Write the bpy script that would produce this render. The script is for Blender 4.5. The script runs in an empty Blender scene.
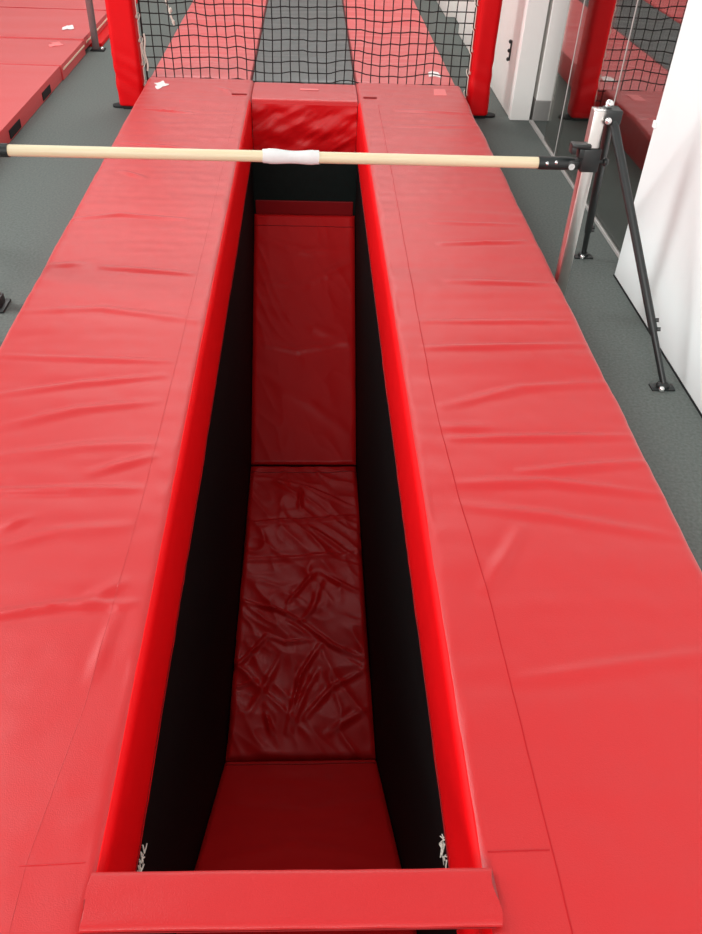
import bpy, bmesh, math, random
import numpy as np
from mathutils import Vector, Matrix, noise
random.seed(4)
S = bpy.context.scene
COL = S.collection

# ------------------------------------------------------------------ materials
def newmat(name):
    m = bpy.data.materials.new(name); m.use_nodes = True
    nt = m.node_tree; b = nt.nodes['Principled BSDF']
    return m, nt, b
def simple(name, rgb, rough=.5, metal=0, spec=.5, noise_amt=0, scale=60, bump=0, bscale=200):
    m, nt, b = newmat(name)
    b.inputs['Base Color'].default_value = (*rgb, 1)
    b.inputs['Roughness'].default_value = rough
    b.inputs['Metallic'].default_value = metal
    b.inputs['Specular IOR Level'].default_value = spec
    tc = nt.nodes.new('ShaderNodeTexCoord')
    if noise_amt:
        n = nt.nodes.new('ShaderNodeTexNoise'); n.inputs['Scale'].default_value = scale; n.inputs['Detail'].default_value = 6
        r = nt.nodes.new('ShaderNodeMix'); r.data_type = 'RGBA'
        r.inputs['A'].default_value = (*[c*(1-noise_amt) for c in rgb], 1)
        r.inputs['B'].default_value = (*[min(1, c*(1+noise_amt)) for c in rgb], 1)
        nt.links.new(tc.outputs['Object'], n.inputs['Vector'])
        nt.links.new(n.outputs['Fac'], r.inputs['Factor'])
        nt.links.new(r.outputs['Result'], b.inputs['Base Color'])
    if bump:
        n2 = nt.nodes.new('ShaderNodeTexNoise'); n2.inputs['Scale'].default_value = bscale; n2.inputs['Detail'].default_value = 3
        bp = nt.nodes.new('ShaderNodeBump'); bp.inputs['Strength'].default_value = bump; bp.inputs['Distance'].default_value = .002
        nt.links.new(tc.outputs['Object'], n2.inputs['Vector'])
        nt.links.new(n2.outputs['Fac'], bp.inputs['Height'])
        nt.links.new(bp.outputs['Normal'], b.inputs['Normal'])
    return m
M = {}
M['vinyl'] = simple('red_vinyl', (.54, .011, .013), .40, spec=.54, noise_amt=.05, scale=300, bump=.25, bscale=420)
M['vinyl_flap'] = simple('red_vinyl_side', (.84, .003, .006), .5, spec=.15, noise_amt=.06, scale=14, bump=.2, bscale=420)
M['vinyl_front'] = simple('red_vinyl_front', (.60, .004, .007), .42, spec=.3, noise_amt=.08, scale=14, bump=.2, bscale=420)
M['vinyl_pit'] = simple('red_vinyl_pit', (.52, .008, .009), .36, spec=.15, noise_amt=.06, scale=9, bump=.15, bscale=300)
M['vinyl_far'] = simple('red_vinyl_runway', (.57, .028, .030), .42, spec=.7, noise_amt=.05, scale=200, bump=.2, bscale=300)
M['vinyl_dark'] = simple('dark_red_vinyl', (.24, .006, .008), .5, spec=.15, noise_amt=.1, scale=30)
M['vinyl_post'] = simple('red_vinyl_post', (.66, .002, .005), .5, spec=.16, noise_amt=.05, scale=20)
for k_, w_ in (('vinyl', .17), ('vinyl_far', .15), ('carpet', .25)):
    if k_ in M:
        b_ = M[k_].node_tree.nodes['Principled BSDF']; b_.inputs['Sheen Weight'].default_value = w_; b_.inputs['Sheen Roughness'].default_value = .35
M['seam'] = simple('seam_thread', (.46, .01, .014), .7, spec=.2)
M['seam_soft'] = simple('seam_thread_soft', (.62, .02, .025), .6, spec=.3)
M['grey_mat'] = simple('charcoal_mat_vinyl', (.062, .068, .066), .42, spec=.6, noise_amt=.12, scale=12, bump=.2, bscale=300)
M['carpet'] = simple('grey_carpet', (.138, .154, .144), .95, spec=.1, noise_amt=.4, scale=90, bump=.7, bscale=260)
M['pit_wall'] = simple('pit_black_lining', (.0045, .0045, .0045), .8, spec=.12, noise_amt=.5, scale=18, bump=.3, bscale=120)
M['pit_far'] = simple('pit_black_green_lining', (.005, .009, .008), .8, spec=.2, noise_amt=.4, scale=18, bump=.3, bscale=120)
M['white'] = simple('white_paint', (.87, .92, .91), .6, spec=.3, noise_amt=.03, scale=3)
M['white_warm'] = simple('warm_white_paint', (.93, .90, .86), .6, spec=.3, noise_amt=.03, scale=3)
M['white_door'] = simple('off_white_panel', (.88, .89, .84), .55, spec=.3, noise_amt=.04, scale=25)
M['grey_skirt'] = simple('grey_skirting', (.30, .29, .275), .5, noise_amt=.08, scale=30)
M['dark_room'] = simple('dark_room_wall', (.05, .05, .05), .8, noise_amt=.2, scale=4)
M['wood'] = simple('pale_ash_wood', (.80, .67, .43), .42, spec=.45)
M['tape'] = simple('white_tape', (.74, .735, .73), .7, spec=.3, noise_amt=.06, scale=50)
M['black'] = simple('black_powder_coat', (.012, .015, .015), .42, spec=.5, noise_amt=.2, scale=60)
M['rubber'] = simple('black_rubber', (.012, .012, .013), .8, spec=.3)
M['steel'] = simple('brushed_steel', (.68, .66, .63), .28, metal=1, noise_amt=.06, scale=60)
M['bolt'] = simple('bright_bolt', (.85, .85, .84), .22, metal=.8)
M['dull_steel'] = simple('dull_steel', (.26, .19, .19), .4, metal=.6, noise_amt=.1, scale=40)
M['cord'] = simple('black_net_cord', (.018, .016, .016), .8, spec=.2)
M['white_cord'] = simple('cream_cord', (.70, .66, .58), .75, noise_amt=.15, scale=120)
M['label'] = simple('white_label', (.85, .82, .80), .6)
M['label_pink'] = simple('pink_label', (.86, .20, .20), .6)
M['cream'] = simple('cream_piping', (.86, .70, .52), .5)
M['joint'] = simple('glass_joint', (.52, .50, .48), .35)
# wood grain on the rail
nt = M['wood'].node_tree; b = nt.nodes['Principled BSDF']
tc = nt.nodes.new('ShaderNodeTexCoord'); mp = nt.nodes.new('ShaderNodeMapping'); mp.inputs['Scale'].default_value = (2, 60, 60)
n = nt.nodes.new('ShaderNodeTexNoise'); n.inputs['Scale'].default_value = 3; n.inputs['Detail'].default_value = 5
mx = nt.nodes.new('ShaderNodeMix'); mx.data_type = 'RGBA'
mx.inputs['A'].default_value = (.70, .57, .33, 1); mx.inputs['B'].default_value = (.80, .73, .54, 1)
nt.links.new(tc.outputs['Object'], mp.inputs['Vector']); nt.links.new(mp.outputs['Vector'], n.inputs['Vector'])
nt.links.new(n.outputs['Fac'], mx.inputs['Factor']); nt.links.new(mx.outputs['Result'], b.inputs['Base Color'])
# window glass: part see-through, part reflecting
m = bpy.data.materials.new('tinted_glass'); m.use_nodes = True; nt = m.node_tree; nt.nodes.clear()
out = nt.nodes.new('ShaderNodeOutputMaterial'); mix = nt.nodes.new('ShaderNodeMixShader')
tr = nt.nodes.new('ShaderNodeBsdfTransparent'); tr.inputs['Color'].default_value = (.68, .69, .68, 1)
gl = nt.nodes.new('ShaderNodeBsdfGlossy'); gl.inputs['Color'].default_value = (.96, .94, .92, 1); gl.inputs['Roughness'].default_value = .012
mix.inputs['Fac'].default_value = .43
nt.links.new(tr.outputs[0], mix.inputs[1]); nt.links.new(gl.outputs[0], mix.inputs[2]); nt.links.new(mix.outputs[0], out.inputs['Surface'])
M['glass'] = m

# ------------------------------------------------------------------ helpers
class MB:
    def __init__(s): s.v = []; s.f = []
    def add(s, vs, fs):
        o = len(s.v); s.v += [tuple(p) for p in vs]; s.f += [tuple(i+o for i in f) for f in fs]; return s
    def box(s, x0, x1, y0, y1, z0, z1, mat=None):
        vs = [Vector((x, y, z)) for z in (z0, z1) for y in (y0, y1) for x in (x0, x1)]
        if mat: vs = [mat @ p for p in vs]
        return s.add(vs, [(0,2,3,1),(4,5,7,6),(0,1,5,4),(2,6,7,3),(0,4,6,2),(1,3,7,5)])
    def rbox(s, x0, x1, y0, y1, z0, z1, r=.004, seg=2, mat=None):
        bm = bmesh.new(); t = MB().box(x0, x1, y0, y1, z0, z1)
        bv = [bm.verts.new(p) for p in t.v]
        for f in t.f: bm.faces.new([bv[i] for i in f])
        bmesh.ops.bevel(bm, geom=bm.edges[:], offset=r, segments=seg, affect='EDGES', profile=.5)
        bm.verts.index_update()
        vs = [v.co.copy() for v in bm.verts]; fs = [[v.index for v in f.verts] for f in bm.faces]; bm.free()
        if mat: vs = [mat @ p for p in vs]
        return s.add(vs, fs)
    def tube(s, pts, r, seg=10, caps=True, closed=False):
        pts = [Vector(p) for p in pts]; n = len(pts)
        rs = r if isinstance(r, (list, tuple)) else [r]*n
        vs = []; prev = None
        for i, p in enumerate(pts):
            if closed: t = pts[(i+1) % n]-pts[i-1]
            else: t = pts[min(i+1, n-1)]-pts[max(i-1, 0)]
            t.normalize()
            if prev is None:
                a = Vector((0, 0, 1)) if abs(t.z) < .9 else Vector((0, 1, 0)); u = t.cross(a).normalized()
            else: u = (prev-t*prev.dot(t)).normalized()
            prev = u; w = t.cross(u)
            vs += [p+(u*math.cos(k*2*math.pi/seg)+w*math.sin(k*2*math.pi/seg))*rs[i] for k in range(seg)]
        fs = []
        for i in range(n if closed else n-1):
            j = (i+1) % n
            fs += [(i*seg+k, i*seg+(k+1) % seg, j*seg+(k+1) % seg, j*seg+k) for k in range(seg)]
        if caps and not closed:
            fs.append(tuple(reversed(range(seg)))); fs.append(tuple(range((n-1)*seg, n*seg)))
        return s.add(vs, fs)
    def ball(s, c, r, sq=(1, 1, 1), seg=12, rings=8):
        c = Vector(c); pts = []; 
        vs = [c+Vector((0, 0, r*sq[2]))]
        for i in range(1, rings):
            a = math.pi*i/rings
            vs += [c+Vector((r*sq[0]*math.sin(a)*math.cos(2*math.pi*k/seg), r*sq[1]*math.sin(a)*math.sin(2*math.pi*k/seg), r*sq[2]*math.cos(a))) for k in range(seg)]
        vs.append(c-Vector((0, 0, r*sq[2]))); fs = []
        for k in range(seg): fs.append((0, 1+k, 1+(k+1) % seg))
        for i in range(rings-2):
            for k in range(seg): fs.append((1+i*seg+k, 1+(i+1)*seg+k, 1+(i+1)*seg+(k+1) % seg, 1+i*seg+(k+1) % seg))
        L = len(vs)-1; o = 1+(rings-2)*seg
        for k in range(seg): fs.append((L, o+(k+1) % seg, o+k))
        return s.add(vs, fs)
    def poly(s, pts, z0, z1, flip=False):     # extruded polygon in XY
        n = len(pts)
        vs = [(x, y, z0) for x, y in pts]+[(x, y, z1) for x, y in pts]
        fs = [tuple(reversed(range(n))), tuple(range(n, 2*n))]+[(i, (i+1) % n, n+(i+1) % n, n+i) for i in range(n)]
        return s.add(vs, fs)
    def profile_x(s, pts, x0, x1):            # polygon in YZ extruded along X
        n = len(pts)
        vs = [(x0, y, z) for y, z in pts]+[(x1, y, z) for y, z in pts]
        fs = [tuple(range(n)), tuple(reversed(range(n, 2*n)))]+[(i, n+i, n+(i+1) % n, (i+1) % n) for i in range(n)]
        return s.add(vs, fs)
    def grid(s, P):                           # P: (n, m, 3) array
        n, mm = P.shape[:2]
        return s.add([tuple(p) for p in P.reshape(-1, 3).tolist()],
                     [(i*mm+j, i*mm+j+1, (i+1)*mm+j+1, (i+1)*mm+j) for i in range(n-1) for j in range(mm-1)])
    def build(s, name, mat, parent=None, smooth=False, fix=True):
        me = bpy.data.meshes.new(name); me.from_pydata([tuple(p) for p in s.v], [], s.f)
        me.materials.append(M[mat] if isinstance(mat, str) else mat)
        if fix:
            bm = bmesh.new(); bm.from_mesh(me); bmesh.ops.recalc_face_normals(bm, faces=bm.faces[:]); bm.to_mesh(me); bm.free()
        if smooth:
            me.polygons.foreach_set('use_smooth', [True]*len(me.polygons))
            try: me.set_sharp_from_angle(angle=math.radians(38))
            except Exception: pass
        o = bpy.data.objects.new(name, me); COL.objects.link(o)
        if parent:
            o.parent = parent; bpy.context.view_layer.update()
            o.matrix_parent_inverse = parent.matrix_world.inverted()
        return o
def tag(o, label, cat, group=None):
    o['label'] = label; o['category'] = cat
    if group: o['group'] = group
    return o
def thing(name, loc, label, cat, group=None):
    o = bpy.data.objects.new(name, None); COL.objects.link(o); o.location = loc; o.empty_display_size = .1
    bpy.context.view_layer.update()
    return tag(o, label, cat, group)
def struct(o): o['kind'] = 'structure'; return o

def seg_dist(X, Y, a, b):
    ax, ay = a; dx, dy = b[0]-ax, b[1]-ay; L2 = dx*dx+dy*dy+1e-12
    t = np.clip(((X-ax)*dx+(Y-ay)*dy)/L2, 0, 1)
    return np.hypot(X-ax-t*dx, Y-ay-t*dy), t
def folds_h(X, Y, folds, amp, w):
    H = np.zeros_like(X)
    for k, f in enumerate(folds):
        n = len(f)-1; best = np.full_like(X, 9.); tt = np.zeros_like(X)
        for i in range(n):
            d, t = seg_dist(X, Y, f[i], f[i+1])
            mk = d < best; best = np.where(mk, d, best); tt = np.where(mk, (i+t)/n, tt)
        a = amp*(.75+.5*((k*37) % 10)/10); ww = w*(.8+.5*((k*53) % 10)/10)
        taper = .35+.65*np.sin(np.clip(tt, 0, 1)*math.pi)
        H += a*taper*(np.exp(-(best/ww)**2)-.45*np.exp(-(best/(2.2*ww))**2))
    return H
def nz(X, Y, sx, sy, seed):
    f = np.vectorize(lambda a, b: noise.noise(Vector((a*sx, b*sy, seed))))
    return f(X, Y)

# ------------------------------------------------------------------ setting
PX0, PX1, PY0, PY1 = -.3735, .3175, .60, 5.385      # the pit opening in the floor
fl = MB()
FX0, FX1, FY0, FY1 = -5.0, 4.0, -1.6, 12.5
for x0, x1, y0, y1 in ((FX0, PX0, FY0, FY1), (PX1, FX1, FY0, FY1), (PX0, PX1, FY0, PY0), (PX0, PX1, PY1, FY1)):
    fl.box(x0, x1, y0, y1, -.05, 0)
struct(fl.build('floor', 'carpet'))
struct(MB().box(PX0-.05, PX0, PY0-.05, PY1+.05, -1.9, -.05).build('wall_pit_left', 'pit_wall'))
struct(MB().box(PX1, PX1+.05, PY0-.05, PY1+.05, -1.9, -.05).build('wall_pit_right', 'pit_wall'))
struct(MB().box(PX0, PX1, PY1, PY1+.05, -1.9, -.05).build('wall_pit_far', 'pit_far'))
struct(MB().box(PX0, PX1, PY0-.05, PY0, -1.9, -.05).build('wall_pit_near', 'pit_wall'))
struct(MB().profile_x([(PY0, -1.9), (PY1, -1.9), (PY1, -.555), (4.065, -1.757), (1.91, -1.757), (PY0, -.60)], PX0, PX1).build('floor_pit', 'pit_wall'))
# right-hand side: near white wall, glass partition, white panels beyond
struct(MB().rbox(1.434, 1.60, -1.5, 3.43, 0, 2.7, .004).build('wall_right', 'white'))
struct(MB().rbox(1.4275, 1.4335, -1.5, 3.425, .0, .006, .001).build('base_shadow_right', 'rubber'))  # black strip standing in for the shadow line along the wall foot
struct(MB().rbox(1.424, 1.434, 3.405, 3.43, .672, .70, .003).build('trim_5', 'white'))
ys = [3.43, 4.18, 5.0, 5.30]
for i in range(3):
    w = struct(MB().box(1.515, 1.525, ys[i]+.004, ys[i+1]-.004, .014, 2.7).build('window_%d' % (i+1), 'glass'))
for i in (1, 2):
    struct(MB().box(1.513, 1.527, ys[i]-.004, ys[i]+.004, .014, 2.7).build('trim_%d' % (i+2), 'joint'))
struct(MB().box(1.508, 1.532, 3.43, 5.712, 0, .014).build('trim_1', 'joint'))
tp = struct(MB().rbox(1.54, 1.66, 5.74, 5.86, .13, 2.7, .004).build('trim_2', 'white_warm'))
MB().rbox(1.535, 1.665, 5.735, 5.865, 0, .13, .004).build('skirting', 'grey_skirt', tp)
struct(MB().rbox(1.38, 1.515, 5.74, 5.80, 0, 2.7, .003).build('wall_right_pillar', 'white_warm'))
dr = struct(MB().rbox(1.381, 1.50, 5.803, 8.28, 0.004, 2.7, .003).build('door_1', 'white_door'))
hb = MB().rbox(1.372, 1.3815, 6.012, 6.032, .31, .435, .002)
for z in (.318, .372, .428): hb.ball((1.368, 6.022, z), .016, (.7, 1, .8))
hb.build('handle', 'black', dr, True)
struct(MB().rbox(1.45, 1.56, 8.28, 9.01, 0, 2.7, .003).build('wall_right_recess', 'white_warm'))
struct(MB().rbox(1.36, 1.56, 9.01, 12.5, 0, 2.7, .003).build('wall_right_far', 'white_warm'))
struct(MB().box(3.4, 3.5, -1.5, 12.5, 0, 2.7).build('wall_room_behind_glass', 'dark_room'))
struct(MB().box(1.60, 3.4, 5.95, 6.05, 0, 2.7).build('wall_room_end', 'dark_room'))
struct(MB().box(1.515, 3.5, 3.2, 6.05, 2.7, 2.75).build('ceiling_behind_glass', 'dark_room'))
struct(MB().box(-5.0, 4.0, 12.5, 12.6, 0, 3.2).build('wall_far', 'white'))
struct(MB().box(-5.1, -5.0, -1.6, 12.6, 0, 3.2).build('wall_left', 'white'))

# ------------------------------------------------------------------ the two long side pads
LEFT = [[(-1.037, 2.36), (-0.466, 2.333)], [(-0.97, 2.129), (-0.739, 2.199), (-0.48, 2.249)], [(-0.923, 1.965), (-0.709, 2.058), (-0.485, 2.103)], [(-1.0, 1.795), (-0.669, 1.871), (-0.466, 1.891)], [(-1.0, 1.675), (-0.473, 1.688)], [(-0.799, 1.533), (-0.738, 1.57)], [(-1.0, 1.40), (-0.643, 1.518), (-0.475, 1.54)], [(-0.95, 1.20), (-0.586, 1.272), (-0.42, 1.277)], [(-0.611, 1.755), (-0.456, 1.827)], [(-0.532, 1.278), (-0.459, 1.339)], [(-0.47, 1.065), (-0.446, 1.265)],
  [(-1.064, 3.483), (-0.851, 3.55), (-0.556, 3.507)], [(-1.029, 3.033), (-0.912, 3.052)], [(-1.05, 2.66), (-0.761, 2.693), (-0.388, 2.602)], [(-0.826, 3.025), (-0.467, 2.978)], [(-0.928, 4.075), (-0.813, 3.99)], [(-.60, 5.60), (-.52, 5.53), (-.50, 5.45)], [(-.98, 5.1), (-.7, 5.05)], [(-1.0, 4.5), (-.6, 4.42)]]
RIGHT = [[(0.422, 2.626), (0.976, 2.64)], [(0.419, 2.438), (0.986, 2.472)], [(0.433, 2.089), (0.707, 2.199), (0.996, 2.231)], [(0.426, 1.977), (0.559, 1.978)], [(0.433, 1.922), (0.993, 1.934)], [(0.432, 1.711), (0.679, 1.722), (1.005, 1.662)], [(0.432, 1.623), (0.648, 1.585), (0.998, 1.493)], [(0.577, 3.3), (0.96, 3.34)], [(0.571, 2.949), (0.991, 2.934)], [(0.44, 1.314), (0.572, 1.53)], [(0.562, 3.524), (0.953, 3.516)], [(0.619, 1.764), (0.997, 1.808)], [(.55, 5.2), (1.0, 5.17)], [(.5, 4.9), (1.0, 4.93)], [(.45, 4.45), (1.0, 4.4)], [(.47, 1.05), (.95, 1.12)]]
def side_pad(xo, xi, folds, seed, root, wav):
    """xo outer edge x, xi inner face x; profile runs from outer bottom over the top to the inner face"""
    s = 1 if xi > xo else -1
    R, r = .028, .032
    pr = [(xo, .002, 0), (xo, .06, .3), (xo, .12, .5), (xo, .2-R, .6)]
    for k in range(1, 6):
        a = math.pi/2*k/6; pr.append((xo+s*R*(1-math.cos(a)), .2-R+R*math.sin(a), .8))
    x0, x1 = xo+s*R, xi-s*r
    nseg = 58
    for k in range(nseg+1): pr.append((x0+(x1-x0)*k/nseg, .2, 1))
    for k in range(1, 8):
        a = math.pi/2*k/7; pr.append((x1+s*r*math.sin(a), .2-r+r*math.cos(a), .25))
    pr += [(xi, .169, 0), (xi-s*.0125, .168, 0), (xi-s*.0125, .002, 0)]
    pr = np.array(pr); Y = np.concatenate([np.arange(-.6, .3, .06), np.arange(.3, 5.7851, .0095)])
    X = np.repeat(pr[None, :, 0], len(Y), 0); Z = np.repeat(pr[None, :, 1], len(Y), 0); W = np.repeat(pr[None, :, 2], len(Y), 0)
    YY = np.repeat(Y[:, None], len(pr), 1)
    H = folds_h(X, YY, folds, .011, .018)
    H += .0045*nz(X, YY, 1.0, 5.5, seed) + .0022*nz(X, YY, 3.0, 16, seed+3) + .0012*nz(X, YY, 16, 16, seed+7)
    # the sewn groove beside the inner edge
    Z += H*W
    side = ((W > .2) & (W < .9) & (np.abs(X-xo) < .03))
    X += np.where(side, wav*nz(np.zeros_like(X), YY, 1, 3.2, seed+11) + .4*wav*nz(np.zeros_like(X), YY, 1, 11, seed+12), 0)
    P = np.stack([X, YY, Z], -1)
    mb = MB().grid(P); n, k = P.shape[:2]
    mb.f.append(tuple(range(k))); mb.f.append(tuple((n-1)*k+i for i in reversed(range(k))))
    # bottom
    mb.f += [(i*k, (i+1)*k, (i+1)*k+k-1, i*k+k-1) for i in range(n-1)]
    ob = mb.build('cover', 'vinyl', root, True)
    # inner flap hanging over the pit edge
    Yf = np.arange(-.6, 5.372, .02); rows = [.1935, .191, .188, .184, .180, .175, .170, .12, .08, .04, 0, -.04, -.075, -.088, -.090, -.096, -.098]
    def bot(y): return -.085-.028*min(1, max(0, (y-1)/1.5))
    G = []
    for y in Yf:
        t = []
        b = bot(y)
        for z in rows:
            zz = z if z > .171 else .170+(z-.170)*(b-.170)/(-.098-.170) if y > PY0-.02 else .170+(z-.170)*(.006-.170)/(-.098-.170)
            d = .0026*noise.noise(Vector((0, y*3, z*5+seed)))+.0012*noise.noise(Vector((0, y*14, z*11+seed)))
            if -.0895 < z < -.086: d -= .0015
            rr = .032; arc = rr-math.sqrt(max(0, rr*rr-max(0, z-(.2-rr))**2))
            t.append((xi+s*(d*min(1, max(0, .170-z)/.05)-arc+.0007), y, zz+(.0006 if z > .176 else 0)))
        G.append(t)
    G = np.array(G); n, k = G.shape[:2]
    back = G.copy(); back[:, :, 0] = np.where(G[:, :, 2] > .171, G[:, :, 0]-s*.004, xi-s*.0065)
    mb = MB().grid(G); o = len(mb.v); mb.grid(back)
    for i in range(n-1):
        mb.f.append((i*k+k-1, (i+1)*k+k-1, o+(i+1)*k+k-1, o+i*k+k-1)); mb.f.append((i*k, (i+1)*k, o+(i+1)*k, o+i*k))
    for i in (0, n-1): mb.f += [(i*k+j, i*k+j+1, o+i*k+j+1, o+i*k+j) for j in range(k-1)]
    fo = mb.build('inner_flap', 'vinyl_flap', root, True)
    hem = MB().tube([(xi+s*.0015, y, bot(y)+.014) for y in np.arange(.64, 5.36, .06)], .0016, 5)
    hem.build('hem', 'vinyl_dark', fo, True)
    def top(x, y):
        xa, ya = np.array([[x]], float), np.array([[y]], float)
        return float((.2+folds_h(xa, ya, folds, .011, .018)+.0045*nz(xa, ya, 1.0, 5.5, seed)+.0022*nz(xa, ya, 3.0, 16, seed+3)+.0012*nz(xa, ya, 16, 16, seed+7))[0, 0])
    return top
def seam(root, top, pts, r=.0014, mat='seam', step=.012, name='seam', lift=.0004):
    P = []
    for a, b in zip(pts[:-1], pts[1:]):
        L = math.hypot(b[0]-a[0], b[1]-a[1]); n = max(1, int(L/step))
        for i in range(n): P.append((a[0]+(b[0]-a[0])*i/n, a[1]+(b[1]-a[1])*i/n))
    P.append(pts[-1])
    return MB().tube([(x, y, top(x, y)+lift) for x, y in P], r, 5).build(name, mat, root, True)
def blob(cx, cy, r, seed, n=26, sq=.85):
    return [(cx+r*math.cos(a)*(1+.35*math.sin(3*a+seed)+.22*math.sin(5*a+2*seed)), cy+r*sq*math.sin(a)*(1+.3*math.cos(4*a+seed))) for a in [2*math.pi*i/n for i in range(n)]]

padL = thing('side_pad', (-.71, 2.5, 0), 'long red vinyl pad on the left edge of the pit', 'pad', 'long red side pads')
topL = side_pad(-1.066, -.364, LEFT, 3.1, padL, .003)
seam(padL, topL, [(-.40, .672), (-.516, .668)], .0009, 'seam_soft')
seam(padL, topL, [(-.50, -.55), (-.50, .40), (-.505, .67), (-.47, 1.0), (-.452, 1.6), (-.445, 2.4), (-.44, 5.3)], .0005, 'vinyl')
MB().poly(blob(-.957, 5.60, .036, .6, sq=2.1), topL(-.955, 5.6)+.0005, topL(-.955, 5.6)+.003).build('label_patch', 'label', padL)
padR = thing('side_pad', (.67, 2.5, 0), 'long red vinyl pad on the right edge of the pit, beside the white wall', 'pad', 'long red side pads')
topR = side_pad(1.020, .308, RIGHT, 9.7, padR, .007)
seam(padR, topR, [(.43, -.55), (.44, .30), (.459, .534), (.456, .732), (.444, 1.281), (.422, 1.642), (.408, 2.0), (.406, 2.237), (.413, 3.0), (.424, 4.037), (.43, 5.30)], .0013)
seam(padR, topR, [(.335, .674), (.452, .675)], .0012)
MB().poly([(.81, 5.54), (.895, 5.54), (.90, 5.68), (.825, 5.68)], topR(.86, 5.62)+.0005, topR(.86, 5.62)+.0025).build('label_patch', 'label_pink', padR)
# velcro straps sewn at the far corner of each side pad (dark slits)
MB().rbox(-.49, -.395, 5.436, 5.448, .1985, .206, .002).build('strap_slit', 'vinyl_dark', padL)
MB().rbox(.345, .43, 5.436, 5.448, .1985, .206, .002).build('strap_slit', 'vinyl_dark', padR)
# frayed hook tape ends under the flaps
for root, x, s in ((padL, -.362, 1), (padR, .306, -1)):
    fr = MB()
    for k in range(16):
        y = .735+.11*random.random(); z = -.082-.02*random.random()
        fr.tube([(x, y, z), (x+s*.004*random.random(), y+.012*random.uniform(-1, 1), z-.016), (x+s*.007*random.random(), y+.02*random.uniform(-1, 1), z-.03*random.random()-.012)], .0016, 4)
    fr.build('frayed_hook_tape', 'white_cord', root)

# ------------------------------------------------------------------ far cross pad closing the pit
ep = thing('end_pad', (-.03, 5.5, 0), 'red pad across the far end of the pit with a creased hanging front', 'pad')
xs = np.linspace(-.371+.002, .311-.002, 60)
xs = np.linspace(-.3625, .3065, 60)
def ep_front(x, z):
    return .014*noise.noise(Vector((x*5+z*9, z*6-x*3, 2.2)))+.009*noise.noise(Vector((x*12-z*16, z*10+x*4, 5.5)))+.004*noise.noise(Vector((x*26-z*30, z*16, 8.5)))
rows = []
prof = [(5.783, .004), (5.783, .10), (5.783, .17), (5.77, .19)] + [(5.74-.32*k/14, .192) for k in range(15)] + [(5.40, .19), (5.383, .182), (5.374, .168)]
A = []
for x in xs:
    A.append([(x, y+(0 if i < 18 else 0), z+(.004*noise.noise(Vector((x*8, y*8, 1))) if 4 <= i < 18 else 0)) for i, (y, z) in enumerate(prof)])
A = np.array(A); n, k = A.shape[:2]
mb = MB().grid(A); mb.f.append(tuple(range(k))); mb.f.append(tuple((n-1)*k+i for i in range(k)))
mb.build('cover', 'vinyl', ep, True)
zs = np.linspace(.168, -.125, 40); B = []
xs2 = np.linspace(-.361, .305, 70)
for x in xs2:
    B.append([(x, 5.374-.003+ep_front(x, z)*min(1, (.168-z)/.05)-.010*math.sin(math.pi*(.168-z)/.293), z) for z in zs])
B = np.array(B); mb = MB().grid(B); o = len(mb.v); Bk = B.copy(); Bk[:, :, 1] += .006; mb.grid(Bk)
n, k = B.shape[:2]
for i in range(n-1):
    mb.f += [(i*k, i*k+k, o+i*k+k, o+i*k), (i*k+k-1, i*k+2*k-1, o+i*k+2*k-1, o+i*k+k-1)]
for i in (0, n-1): mb.f += [(i*k+j, i*k+j+1, o+i*k+j+1, o+i*k+j) for j in range(k-1)]
mb.build('hanging_front', 'vinyl_front', ep, True)
MB().poly([(-.06, 5.60), (.06, 5.60), (.06, 5.63), (-.06, 5.63)], .194, .1965).build('label_patch', 'label_pink', ep)

# ------------------------------------------------------------------ near bridging strip
bs = thing('bridge_strip', (-.03, .6, .2), 'narrow red strip bridging the near end of the pit, from pad to pad', 'strip')
U = np.linspace(0, 1, 80); prof = [(.556, .203), (.554, .208), (.555, .213), (.559, .2155)]+[(.563+.08*k/8, .2165) for k in range(9)]+[(.648, .2155), (.652, .212), (.652, .206), (.650, .203)]
G = []
for u in U:
    t = []
    for y, z in prof:
        xl = -.383+.002*math.sin(y*90); xr = .335+.005*math.sin((y-.55)*62)
        t.append((xl+(xr-xl)*u, y-.003-.009*u+.0015*noise.noise(Vector((u*7, y*3, 1))), z+.0012*noise.noise(Vector((u*6, y*25, 4)))))
    G.append(t+[t[0]])
G = np.array(G); mb = MB().grid(G); n, k = G.shape[:2]
mb.f.append(tuple(range(k-1))); mb.f.append(tuple((n-1)*k+i for i in range(k-1)))
mb.build('cover', 'vinyl', bs, True)
MB().tube([(-.378+.705*i/40, .5515-.009*i/40, .2045) for i in range(41)], .0016, 5).build('hem', 'vinyl_dark', bs)
MB().box(-.352, .294, .555, .635, .185, .2035).build('backing_board', 'rubber', bs)

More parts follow.
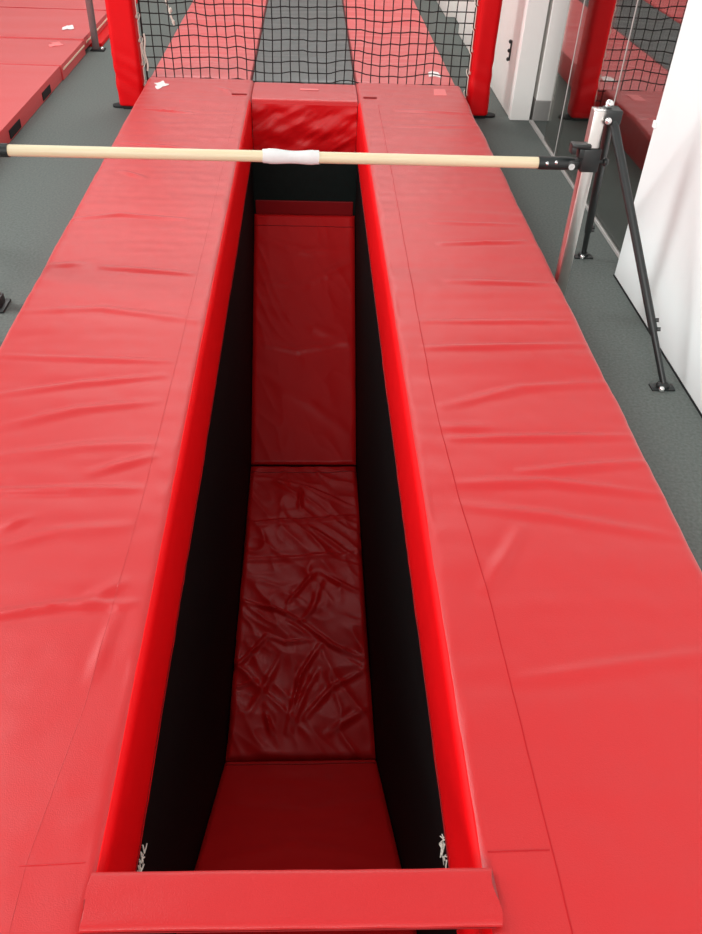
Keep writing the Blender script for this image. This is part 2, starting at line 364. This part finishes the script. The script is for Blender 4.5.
# ------------------------------------------------------------------ pit mats
FLAT = [[(-0.186, 3.871), (0.027, 3.782), (0.28, 3.627)], [(-0.374, 3.463), (-0.018, 3.511), (0.276, 3.544)], [(-0.007, 3.463), (0.136, 3.322), (0.272, 3.186)], [(-0.367, 3.175), (-0.081, 3.188), (0.284, 3.216)], [(0.047, 3.087), (-0.106, 2.87)], [(0.068, 3.087), (0.171, 3.002), (0.292, 2.92)], [(0.078, 3.03), (0.025, 2.817), (-0.034, 2.741)], [(-0.359, 2.885), (-0.175, 2.818), (-0.034, 2.741)], [(-0.034, 2.741), (0.121, 2.581), (0.281, 2.497)], [(-0.093, 2.717), (0.005, 2.642)], [(-0.218, 2.644), (-0.11, 2.595), (0.025, 2.618)], [(0.063, 2.582), (-0.032, 2.411), (-0.098, 2.08)], [(0.052, 2.432), (-0.012, 2.302), (-0.081, 2.079)], [(-0.137, 2.514), (-0.213, 2.326), (-0.278, 2.181)], [(-0.208, 2.644), (-0.367, 2.437)], [(0.287, 2.429), (0.116, 2.322), (-0.012, 2.157)], [(0.294, 2.214), (0.093, 2.076)], [(-0.198, 2.18), (-0.168, 2.081)], [(-0.043, 3.782), (-0.053, 3.594)], [(-0.209, 3.853), (-0.054, 3.712)], [(-0.359, 2.328), (-0.252, 2.37)]]
SLOPE = [[(-0.372, 4.952), (-0.018, 4.923)], [(-0.018, 4.939), (0.133, 4.991), (0.284, 5.051)], [(-0.36, 4.845), (-0.082, 4.757), (0.282, 4.63)], [(-0.354, 4.496), (-0.079, 4.37), (0.279, 4.173)], [(-0.367, 4.641), (-0.08, 4.595), (0.282, 4.646)], [(-0.343, 5.168), (-0.019, 5.106), (0.285, 5.127)]]
NEAR = [[(-.30, 1.22), (-.05, 1.30), (.28, 1.20)], [(-.33, 1.55), (0, 1.50), (.27, 1.58)], [(-.2, 1.80), (.1, 1.75)]]
def pit_mat(root, p0, p1, folds, amp, w, seed, th=.075, rough=.004, hems=(), ridge=0):
    (ya, za), (yb, zb) = p0, p1
    L = math.hypot(yb-ya, zb-za); dy, dz = (yb-ya)/L, (zb-za)/L
    ny, nzv = -dz, dy
    if nzv < 0: ny, nzv = -ny, -nzv
    xs = np.linspace(-.369, .312, 86); ts = np.linspace(0, L, int(L/.008))
    X, T = np.meshgrid(xs, ts); Y = ya+T*dy
    H = folds_h(X, Y, folds, amp, w)+rough*nz(X, Y, 2.2, 3, seed)+rough*.5*nz(X, Y, 7, 7, seed+2)
    if ridge:
        A_, B_ = X*.8+Y*.6, Y*.8-X*.6
        for q, (fa, fb) in enumerate(((5.5, 2.6), (2.8, 6.5), (9, 5))):
            H += ridge*(.5 if q == 2 else 1)*(1-np.clip(np.abs(nz(A_ if q != 1 else B_, B_ if q != 1 else A_, fa, fb, seed+20+q))*2.6, 0, 1))**2.2
    e = np.minimum(np.minimum(X+.369, .312-X), np.minimum(T, L-T)); ed = np.clip(e/.022, 0, 1)
    H = H*ed-.014*(1-ed)**2
    P = np.stack([X, ya+T*dy+H*ny, za+T*dz+H*nzv], -1)
    mb = MB().grid(P); n, k = P.shape[:2]; o = len(mb.v)
    rim = [(i, 0) for i in range(n)]+[(n-1, j) for j in range(1, k)]+[(i, k-1) for i in range(n-2, -1, -1)]+[(0, j) for j in range(k-2, 0, -1)]
    lo = [(X[i, j], ya+T[i, j]*dy-th*ny, za+T[i, j]*dz-th*nzv) for i, j in rim]
    mb.v += [tuple(map(float, p)) for p in lo]; m_ = len(rim)
    ix = [i*k+j for i, j in rim]
    mb.f += [(ix[i], ix[(i+1) % m_], o+(i+1) % m_, o+i) for i in range(m_)]
    mb.f.append(tuple(o+i for i in range(m_)))
    mb.build('cover', 'vinyl_pit', root, True)
    for t in hems:
        i = min(range(n), key=lambda q: abs(ts[q]-t))
        MB().tube([(P[i, j, 0], P[i, j, 1]+ny*.001, P[i, j, 2]+nzv*.001) for j in range(1, k-1)], .0026, 5).build('seam', 'vinyl_dark', root, True)
pm = thing('pit_mat', (-.03, 4.7, -1.1), 'red vinyl mat sloping down from the far end of the pit', 'mat', 'mats lining the pit')
pit_mat(pm, (5.305, -.516), (4.028, -1.664), SLOPE, .012, .026, 1.5, hems=(.085,), ridge=.0035)
MB().rbox(-.362, .302, 5.366, 5.378, -.575, -.452, .004).build('end_flap', 'vinyl_dark', pm)  # upright mat end; its shade is put in by the darker vinyl
pm = thing('pit_mat', (-.03, 3.0, -1.67), 'wrinkled red vinyl mat lying flat on the bottom of the pit', 'mat', 'mats lining the pit')
pit_mat(pm, (4.022, -1.668), (1.955, -1.672), FLAT, .017, .015, 6.5, rough=.012, hems=(.075,), ridge=.0075)
pm = thing('pit_mat', (-.03, 1.3, -1.2), 'smooth red vinyl mat sloping up toward the near end of the pit', 'mat', 'mats lining the pit')
pit_mat(pm, (1.945, -1.662), (.67, -.571), NEAR, .010, .05, 8.5, hems=(.06,))

# ------------------------------------------------------------------ horizontal bar
BY, BZ = 3.05, .645
hb = thing('horizontal_bar', (0, BY, 0), 'low gymnastics bar with pale wooden rail and steel posts spanning the pit', 'gymnastics bar')
rail = MB().tube([(-1.10, BY, BZ), (.868, BY, BZ)], .0205, 20).build('rail', 'wood', hb, True)
tp = MB(); N = 26; G = []
for i in range(N+1):
    u = i/N; x = -.171+.208*u
    rr = .0235+.0014*math.sin(u*9)+(.0012 if .1 < u < .9 else 0)
    G.append([(x+.002*math.sin(3*a), BY+rr*math.cos(a), BZ+rr*math.sin(a)*(1+.10*math.sin(u*6+1)*max(0, math.sin(a)))) for a in [2*math.pi*k/22 for k in range(23)]])
G = np.array(G); tp.grid(G); tp.f.append(tuple(range(22))); tp.f.append(tuple(N*23+i for i in range(22)))
tp.build('tape_wrap', 'tape', hb, True)
def bar_end(s, xw, xp, zt=.842):
    """s +1 right, -1 left; xw end of the wood, xp post centre"""
    fx = lambda a, b_: (min(a, b_), max(a, b_))
    sl = MB().tube([(xw-s*.002, BY, BZ), (xw+s*.10, BY, BZ), (xw+s*.135, BY, BZ)], [.0245, .0245, .021], 18).build('end_sleeve', 'black', hb, True)
    for d, z, r in ((.028, .006, .007), (.062, .010, .007)):
        MB().ball((xw+s*d, BY-.022, BZ+z), r).build('bolt', 'bolt', sl, True)
    a, b_ = fx(xw+s*.11, xp-s*.022)
    MB().rbox(a, b_, BY-.022, BY+.022, BZ-.016, BZ+.016, .005).build('end_lug', 'black', hb, True)
    bl = MB().tube([(xw+s*.122, BY-.020, BZ-.003), (xw+s*.122, BY-.030, BZ-.003)], .012, 12).build('pivot_bolt', 'bolt', hb, True)
    # post
    po = MB().rbox(xp-.0235, xp+.0235, BY-.0235, BY+.0235, .012, zt, .004, 2).build('post', 'steel', hb, True)
    MB().rbox(xp-.022, xp+.022, BY-.022, BY+.022, zt-.001, zt+.003, .001).build('top_cap', 'bolt', po, True)
    MB().rbox(xp-.030, xp+.045, BY-.055, BY+.055, 0, .012, .004).rbox(xp-.029, xp+.030, BY-.033, BY+.033, .01, .05, .004).build('base_socket', 'black', po, True)
    # height clamp on the post
    c0, c1 = fx(xp-s*.036, xp+s*.034)
    MB().rbox(c0, c1, BY-.040, BY+.036, BZ-.020, BZ+.066, .006).build('height_clamp', 'black', hb, True)
    l0, l1 = fx(xp-s*.082, xp-s*.010)
    k0, k1 = fx(xp-s*.082, xp-s*.064)
    MB().rbox(l0, l1, BY-.042, BY+.004, BZ+.068, BZ+.082, .004).rbox(k0, k1, BY-.042, BY+.004, BZ+.046, BZ+.072, .004).rbox(*fx(xp-s*.052, xp-s*.03), BY-.040, BY+.0, BZ+.03, BZ+.066, .004).build('latch', 'black', hb, True)
    MB().tube([(xp+s*.03, BY-.01, BZ+.012), (xp+s*.055, BY-.01, BZ+.012)], .006, 8).ball((xp+s*.064, BY-.01, BZ+.012), .016, (.8, 1, 1)).build('clamp_knob', 'black', hb, True)
    # bracket and braces
    xb = xp+s*.045
    br = MB().rbox(*fx(xp+s*.020, xp+s*.080), BY-.036, BY+.036, zt-.045, zt+.006, .006).build('brace_bracket', 'black', hb, True)
    MB().ball((xb-s*.012, BY, zt+.020), .015).tube([(xb-s*.012, BY, zt), (xb-s*.012, BY, zt+.02)], .006, 8).build('top_bolt', 'bolt', br, True)
    MB().ball((xb-s*.015, BY-.040, zt-.028), .013, (1, .7, 1)).build('side_bolt', 'bolt', br, True)
    for yf, xf in ((3.616, xp+s*.277), (2.494, xp+s*.288)):
        a = Vector((xb+s*.008, BY+(.015 if yf > BY else -.015), zt-.025)); f = Vector((xf, yf, .022)); m_ = a.lerp(f, .80)
        bc = MB().tube([a, m_], .0165, 12).tube([m_-(f-a)*.01, f], .0125, 12).build('brace', 'black', hb, True)
        kb = MB()
        for q in (.77, .795) if yf > BY else (.755, .79):
            c = a.lerp(f, q); kb.tube([c+Vector((s*.01, 0, 0)), c+Vector((s*.026, -.006, .004))], .008, 8)
        kb.build('lock_screw', 'black', bc, True)
        ft = MB().rbox(xf-.045, xf+.045, yf-.022, yf+.022, 0, .007, .002).ball((xf, yf, .012), .026, (1, .9, .7)).build('foot', 'black', bc, True)
        MB().ball((xf-.012, yf-.024, .012), .011).build('foot_bolt', 'bolt', ft, True)
bar_end(1, .868, 1.056)
bar_end(-1, -1.10, -1.296)
# steel floor hook of the left post
ap = MB().rbox(-1.30, -1.215, 2.735, 2.80, 0, .006, .002)
ap.tube([(-1.235+.022*math.cos(t), 2.768, .012+.022*math.sin(t)) for t in np.linspace(0, math.pi, 9)], .006, 8)
tag(ap.build('floor_anchor', 'bolt', None, True), 'small bright steel anchor on the carpet beside the left pad', 'anchor')

# ------------------------------------------------------------------ net in a padded frame
nf = thing('net_frame', (0, 5.82, 0), 'black safety net between two red padded posts behind the pit', 'net')
def padded_post(x0, x1, seed):
    y0, y1 = 5.742, 5.895; r = .03; loop = []
    cs = [(x1-r, y1-r, 0), (x0+r, y1-r, 90), (x0+r, y0+r, 180), (x1-r, y0+r, 270)]
    per = []
    for (cx, cy, a0), nxt in zip(cs, cs[1:]+cs[:1]):
        for k in range(6):
            a = math.radians(a0+90*k/5); per.append((cx+r*math.cos(a), cy+r*math.sin(a), math.cos(a), math.sin(a)))
        ex, ey = per[-1][0], per[-1][1]; a = math.radians(a0+90)
        nx, ny = nxt[0]+r*math.cos(a), nxt[1]+r*math.sin(a)
        for k in range(1, 6): per.append((ex+(nx-ex)*k/6, ey+(ny-ey)*k/6, math.cos(a), math.sin(a)))
    zs = np.concatenate([[.02, .024, .03], np.arange(.04, 2.08, .02), [2.085, 2.09, 2.09]])
    G = []
    for i, z in enumerate(zs):
        sh = -.012 if i in (0, len(zs)-1) else (-.004 if i in (1, len(zs)-2) else 0)
        low = max(0, 1-abs(z-.22)/.22)
        row = []
        for x, y, nx, ny in per:
            d = sh+.006*noise.noise(Vector((x*6, y*6, z*2.5+seed)))
            d += .010*low*noise.noise(Vector((x*9+z*14, y*9-z*6, seed+4)))
            row.append((x+nx*d, y+ny*d, z))
        G.append(row+[row[0]])
    G = np.array(G); mb = MB().grid(G); n, k = G.shape[:2]
    mb.f.append(tuple(range(k-1))); mb.f.append(tuple((n-1)*k+i for i in range(k-1)))
    po = mb.build('padded_post', 'vinyl_post', nf, True)
    c = (x0+x1)/2
    ft = MB().rbox(c-.06, c+.06, 5.755, 5.885, 0, .024, .004)
    s = -1 if c < 0 else 1
    e = c+s*.06
    ft.poly([(e, 5.775)]+[(e+s*(.035+.045*math.cos(a)), 5.82+.045*math.sin(a)) for a in np.linspace(-math.pi/2, math.pi/2, 9)]+[(e, 5.865)], 0, .012)
    ft.build('foot', 'rubber', po, True)
    xi = x1 if s < 0 else x0
    lc = MB(); d = -s; pts = []
    for z in np.arange(.14, 2.0, .135):
        z += .012*noise.noise(Vector((z*9, seed, 0)))
        pts += [(xi+d*(.012+.013*math.cos(a)), 5.82+.024*math.sin(a), z+.016*math.sin(a+.6)+.02*a/6.3) for a in [-1.57+2*math.pi*i/12 for i in range(13)]]
    lc.tube(pts, .0034, 6)
    lc.build('lacing', 'white_cord', nf, True)
    return po
padded_post(-1.275, -1.103, 2.0)
padded_post(1.080, 1.222, 5.0)
tb = MB().rbox(-1.275, 1.222, 5.755, 5.885, 2.095, 2.22, .03, 4).build('top_bar', 'vinyl_post', nf, True)
NY = 5.838; nx0, nx1, nz0, nz1 = -1.078, 1.07, .05, 2.05
nc, nr = 36, 31
def netp(u, v):
    x = nx0+(nx1-nx0)*u; z = nz0+(nz1-nz0)*v
    e = min(1, 8*u, 8*(1-u))
    return (x+.016*e*noise.noise(Vector((u*7, v*5, 3))), NY+.014*e*noise.noise(Vector((u*4, v*3, 7)))-.004, z+.020*e*noise.noise(Vector((u*9, v*4, 11)))+.010*e*noise.noise(Vector((u*30, v*6, 15))))
net = MB()
for i in range(nc+1): net.tube([netp(i/nc, j/(nr*2)) for j in range(nr*2+1)], .0035, 4, caps=False)
for j in range(nr+1): net.tube([netp(i/(nc*2), j/nr) for i in range(nc*2+1)], .0035, 4, caps=False)
for i in range(nc+1):
    for j in range(0, nr+1):
        c = Vector(netp(i/nc, j/nr)); r = .0055
        net.add([c+Vector(d)*r for d in ((1,0,0),(-1,0,0),(0,1,0),(0,-1,0),(0,0,1),(0,0,-1))], [(0,2,4),(2,1,4),(1,3,4),(3,0,4),(2,0,5),(1,2,5),(3,1,5),(0,3,5)])
net.build('net', 'cord', nf, True)
bd = MB()
loop = [netp(i/60, 0) for i in range(61)]+[netp(1, j/60) for j in range(1, 61)]+[netp(1-i/60, 1) for i in range(1, 61)]+[netp(0, 1-j/60) for j in range(1, 60)]
bd.tube(loop, .0065, 6, closed=True); bd.build('border_cord', 'cord', nf, True)

# ------------------------------------------------------------------ runway mats beyond the net
def flat_mat(root, x0, x1, y0, y1, z0, z1, mat, seed, amp=.006, r=.02, st=.03, ymax_fine=9.5, folds=()):
    nx = int((x1-x0)/st)+2; xs = np.linspace(x0, x1, nx)
    ys = np.concatenate([np.arange(y0, min(y1, ymax_fine), st), np.linspace(min(y1, ymax_fine), y1, 12)]) if y1 > ymax_fine else np.arange(y0, y1+1e-6, (y1-y0)/int((y1-y0)/st))
    xs = np.concatenate([[x0, x0+r*.3], xs[1:-1], [x1-r*.3, x1]]); ys = np.concatenate([[ys[0], ys[0]+r*.3], ys[1:-1], [ys[-1]-r*.3, ys[-1]]])
    X, Y = np.meshgrid(xs, ys)
    H = amp*nz(X, Y, 1.2, 4.5, seed)+amp*.5*nz(X, Y, 3, 11, seed+2)
    if folds: H += folds_h(X, Y, folds, .016, .035)
    e = np.minimum(np.minimum(X-x0, x1-X), np.minimum(Y-y0, y1-Y)); ed = np.clip(e/r, 0, 1)
    Z = z1+H*ed-r*(1-np.sqrt(1-(1-ed)**2))
    P = np.stack([X, Y, Z], -1); mb = MB().grid(P); n, k = P.shape[:2]; o = len(mb.v)
    rim = [(i, 0) for i in range(n)]+[(n-1, j) for j in range(1, k)]+[(i, k-1) for i in range(n-2, -1, -1)]+[(0, j) for j in range(k-2, 0, -1)]
    m_ = len(rim); mb.v += [(float(X[i, j]), float(Y[i, j]), z0) for i, j in rim]; ix = [i*k+j for i, j in rim]
    mb.f += [(ix[i], ix[(i+1) % m_], o+(i+1) % m_, o+i) for i in range(m_)]; mb.f.append(tuple(o+i for i in range(m_)))
    return mb.build('cover', mat, root, True)
G1 = 'runway mats beyond the net'
rm = thing('runway_mat', (-.73, 8, 0), 'red runway mat beyond the net, left of the charcoal strip', 'mat', G1)
flat_mat(rm, -1.075, -.40, 5.925, 12.3, .002, .17, 'vinyl_far', 1.0, .010, folds=[[(-1.05, 6.55), (-.8, 6.62), (-.42, 6.60)], [(-.95, 7.1), (-.6, 7.05)], [(-1.0, 6.25), (-.7, 6.30), (-.45, 6.22)]])
rm = thing('runway_mat', (-.04, 8, 0), 'dark charcoal runway mat beyond the net, between two red mats', 'mat', G1)
flat_mat(rm, -.392, .315, 5.925, 12.3, .002, .165, 'grey_mat', 4.0, .008, folds=[[(-.35, 7.42), (.0, 7.50), (.28, 7.62)], [(-.36, 6.6), (.25, 6.52)], [(-.3, 8.2), (.25, 8.3)], [(-.1, 6.9), (.28, 7.0)]])
rm = thing('runway_mat', (.66, 8, 0), 'red runway mat beyond the net, right of the charcoal strip', 'mat', G1)
flat_mat(rm, .323, 1.01, 5.925, 12.3, .002, .17, 'vinyl_far', 7.0, .010, folds=[[(.4, 7.3), (.95, 7.25)], [(.35, 6.5), (.7, 6.56)]])
MB().poly([(.84, 6.08), (.885, 6.11), (.93, 6.07), (.92, 6.20), (.88, 6.23), (.85, 6.20)], .1735, .1775).build('label_patch', 'label', rm)

# ------------------------------------------------------------------ red mats on the left
G2 = 'red landing mats on the left'
lm = thing('landing_mat', (-2.9, 4.8, 0), 'nearest red landing mat on the left with black grips on its side', 'mat', G2)
flat_mat(lm, -4.0, -1.80, 3.0, 6.395, .002, .10, 'vinyl_far', 2.0, .003, .008, .05)
for y0, y1 in ((5.85, 6.06), (5.07, 5.30)):
    MB().rbox(-1.7995, -1.795, y0, y1, .012, .062, .001).build('grip', 'rubber', lm)
lm = thing('landing_mat', (-2.9, 6.8, 0), 'middle red landing mat on the left, a narrow folded strip', 'mat', G2)
flat_mat(lm, -4.0, -1.79, 6.402, 7.150, .002, .104, 'vinyl_far', 5.0, .003, .008, .05)
MB().rbox(-1.7895, -1.785, 6.43, 7.14, .062, .074, .001).build('piping', 'cream', lm)
MB().poly(blob(-1.97, 6.98, .046, 1.4, sq=1.5), .106, .1085).build('label_patch', 'label_pink', lm)
lm = thing('landing_mat', (-2.9, 9, 0), 'farthest red landing mat on the left, behind the slim steel post', 'mat', G2)
flat_mat(lm, -4.0, -1.79, 7.157, 11.5, .032, .115, 'vinyl_far', 8.0, .003, .008, .05)
MB().rbox(-1.7895, -1.785, 7.22, 11.4, .066, .079, .001).build('piping', 'cream', lm)
MB().tube([(-3.95, 8.2, .1165), (-1.80, 8.2, .1165)], .003, 5).build('seam', 'seam', lm)
MB().poly(blob(-1.985, 7.5, .042, 2.3, sq=1.9), .1175, .120).build('label_patch', 'label', lm)
um = thing('underlay_mat', (-2.9, 9.4, 0), 'thin red mat under the farthest landing mat on the left', 'mat')
flat_mat(um, -4.0, -1.71, 7.40, 11.5, .002, .030, 'vinyl_post', 3.0, .001, .006, .06)
sp = thing('slim_post', (-1.735, 7.30, 0), 'slim dull steel post standing on the carpet beside the left mats', 'post')
MB().rbox(-1.76, -1.712, 7.275, 7.325, .008, 2.3, .006).build('pole', 'dull_steel', sp, True)
MB().rbox(-1.775, -1.665, 7.25, 7.345, 0, .010, .003).build('base_plate', 'rubber', sp, True)
MB().ball((-1.683, 7.28, .016), .013).build('bolt', 'bolt', sp, True)

# pale cords hanging on the net's left side
cd = MB(); pts = [(-1.065+.006*math.sin(q*9), 5.795, .235+.22*q) for q in np.linspace(0, 1, 12)]
cd.tube(pts, .006, 6); cd.tube([(p[0]-.014, p[1]+.004, p[2]+.008) for p in pts[2:9]], .004, 6)
cd.build('tie_cord', 'white_cord', nf, True)
cd = MB(); cd.tube([(-.918, 6.17, .43), (-.935, 6.18, .48), (-.955, 6.19, .55), (-.985, 6.2, .64), (-1.03, 6.2, 1.2), (-1.04, 6.2, 2.0)], .006, 6)
for q in range(9):
    a = Vector((-.922, 6.175, .45)).lerp(Vector((-1.03, 6.2, 1.1)), q/9); cd.ball(a, .010, (1, 1, 1.6), 8, 6)
# (the knotted cord is tied to the same frame)
cd.tube([(-1.04, 6.2, 2.0), (-1.06, 6.0, 2.14), (-1.06, 5.87, 2.15)], .006, 6)
cd.build('knotted_cord', 'white_cord', nf, True)

# ------------------------------------------------------------------ camera and light
F_, PITCH, YAW, ROLL = 806.01, .6980494, -.0693919, .0475861
c, s = math.cos(ROLL), math.sin(ROLL)
Rt = Vector((1, 0, 0)); Up = Vector((0, math.sin(PITCH), math.cos(PITCH))); Fw = Vector((0, math.cos(PITCH), -math.sin(PITCH)))
R2, U2 = Rt*c+Up*s, Up*c-Rt*s
Zm = Matrix.Rotation(YAW, 3, 'Z'); R2, U2, Fw = Zm @ R2, Zm @ U2, Zm @ Fw
cam = bpy.data.cameras.new('camera'); co = bpy.data.objects.new('camera', cam); COL.objects.link(co)
mw = Matrix((R2, U2, -Fw)).transposed().to_4x4(); mw.translation = (0, 0, 1.7); co.matrix_world = mw
cam.sensor_fit = 'VERTICAL'; cam.sensor_height = 24; cam.lens = F_/934*24; cam.clip_start = .02
S.camera = co
w = bpy.data.worlds.new('world'); S.world = w; w.use_nodes = True
bg = w.node_tree.nodes['Background']; bg.inputs['Color'].default_value = (1, .995, .98, 1); bg.inputs['Strength'].default_value = .58
def area(name, loc, tgt, sx, sy, p, col=(1, .985, .96)):
    l = bpy.data.lights.new(name, 'AREA'); l.shape = 'RECTANGLE'; l.size = sx; l.size_y = sy; l.energy = p; l.color = col
    o = bpy.data.objects.new(name, l); COL.objects.link(o); o.location = loc
    o.rotation_euler = (Vector(tgt)-Vector(loc)).to_track_quat('-Z', 'Y').to_euler(); return o
area('window_light', (-4.7, 3.6, 1.6), (.3, 3.0, .3), 1.4, 9, 420, (.96, 1, 1))
area('near_fill_light', (-.9, -5, 3.2), (.9, 5.0, .8), 3, 2, 360)  # added fill behind the camera, brightens the pillar and other camera-facing faces
area('far_light', (-.5, 9.5, 4.5), (0, 5, 0), 5, 3, 210)
S.view_settings.view_transform = 'Standard'; S.view_settings.look = 'None'
S.view_settings.exposure = 0; S.view_settings.gamma = 1
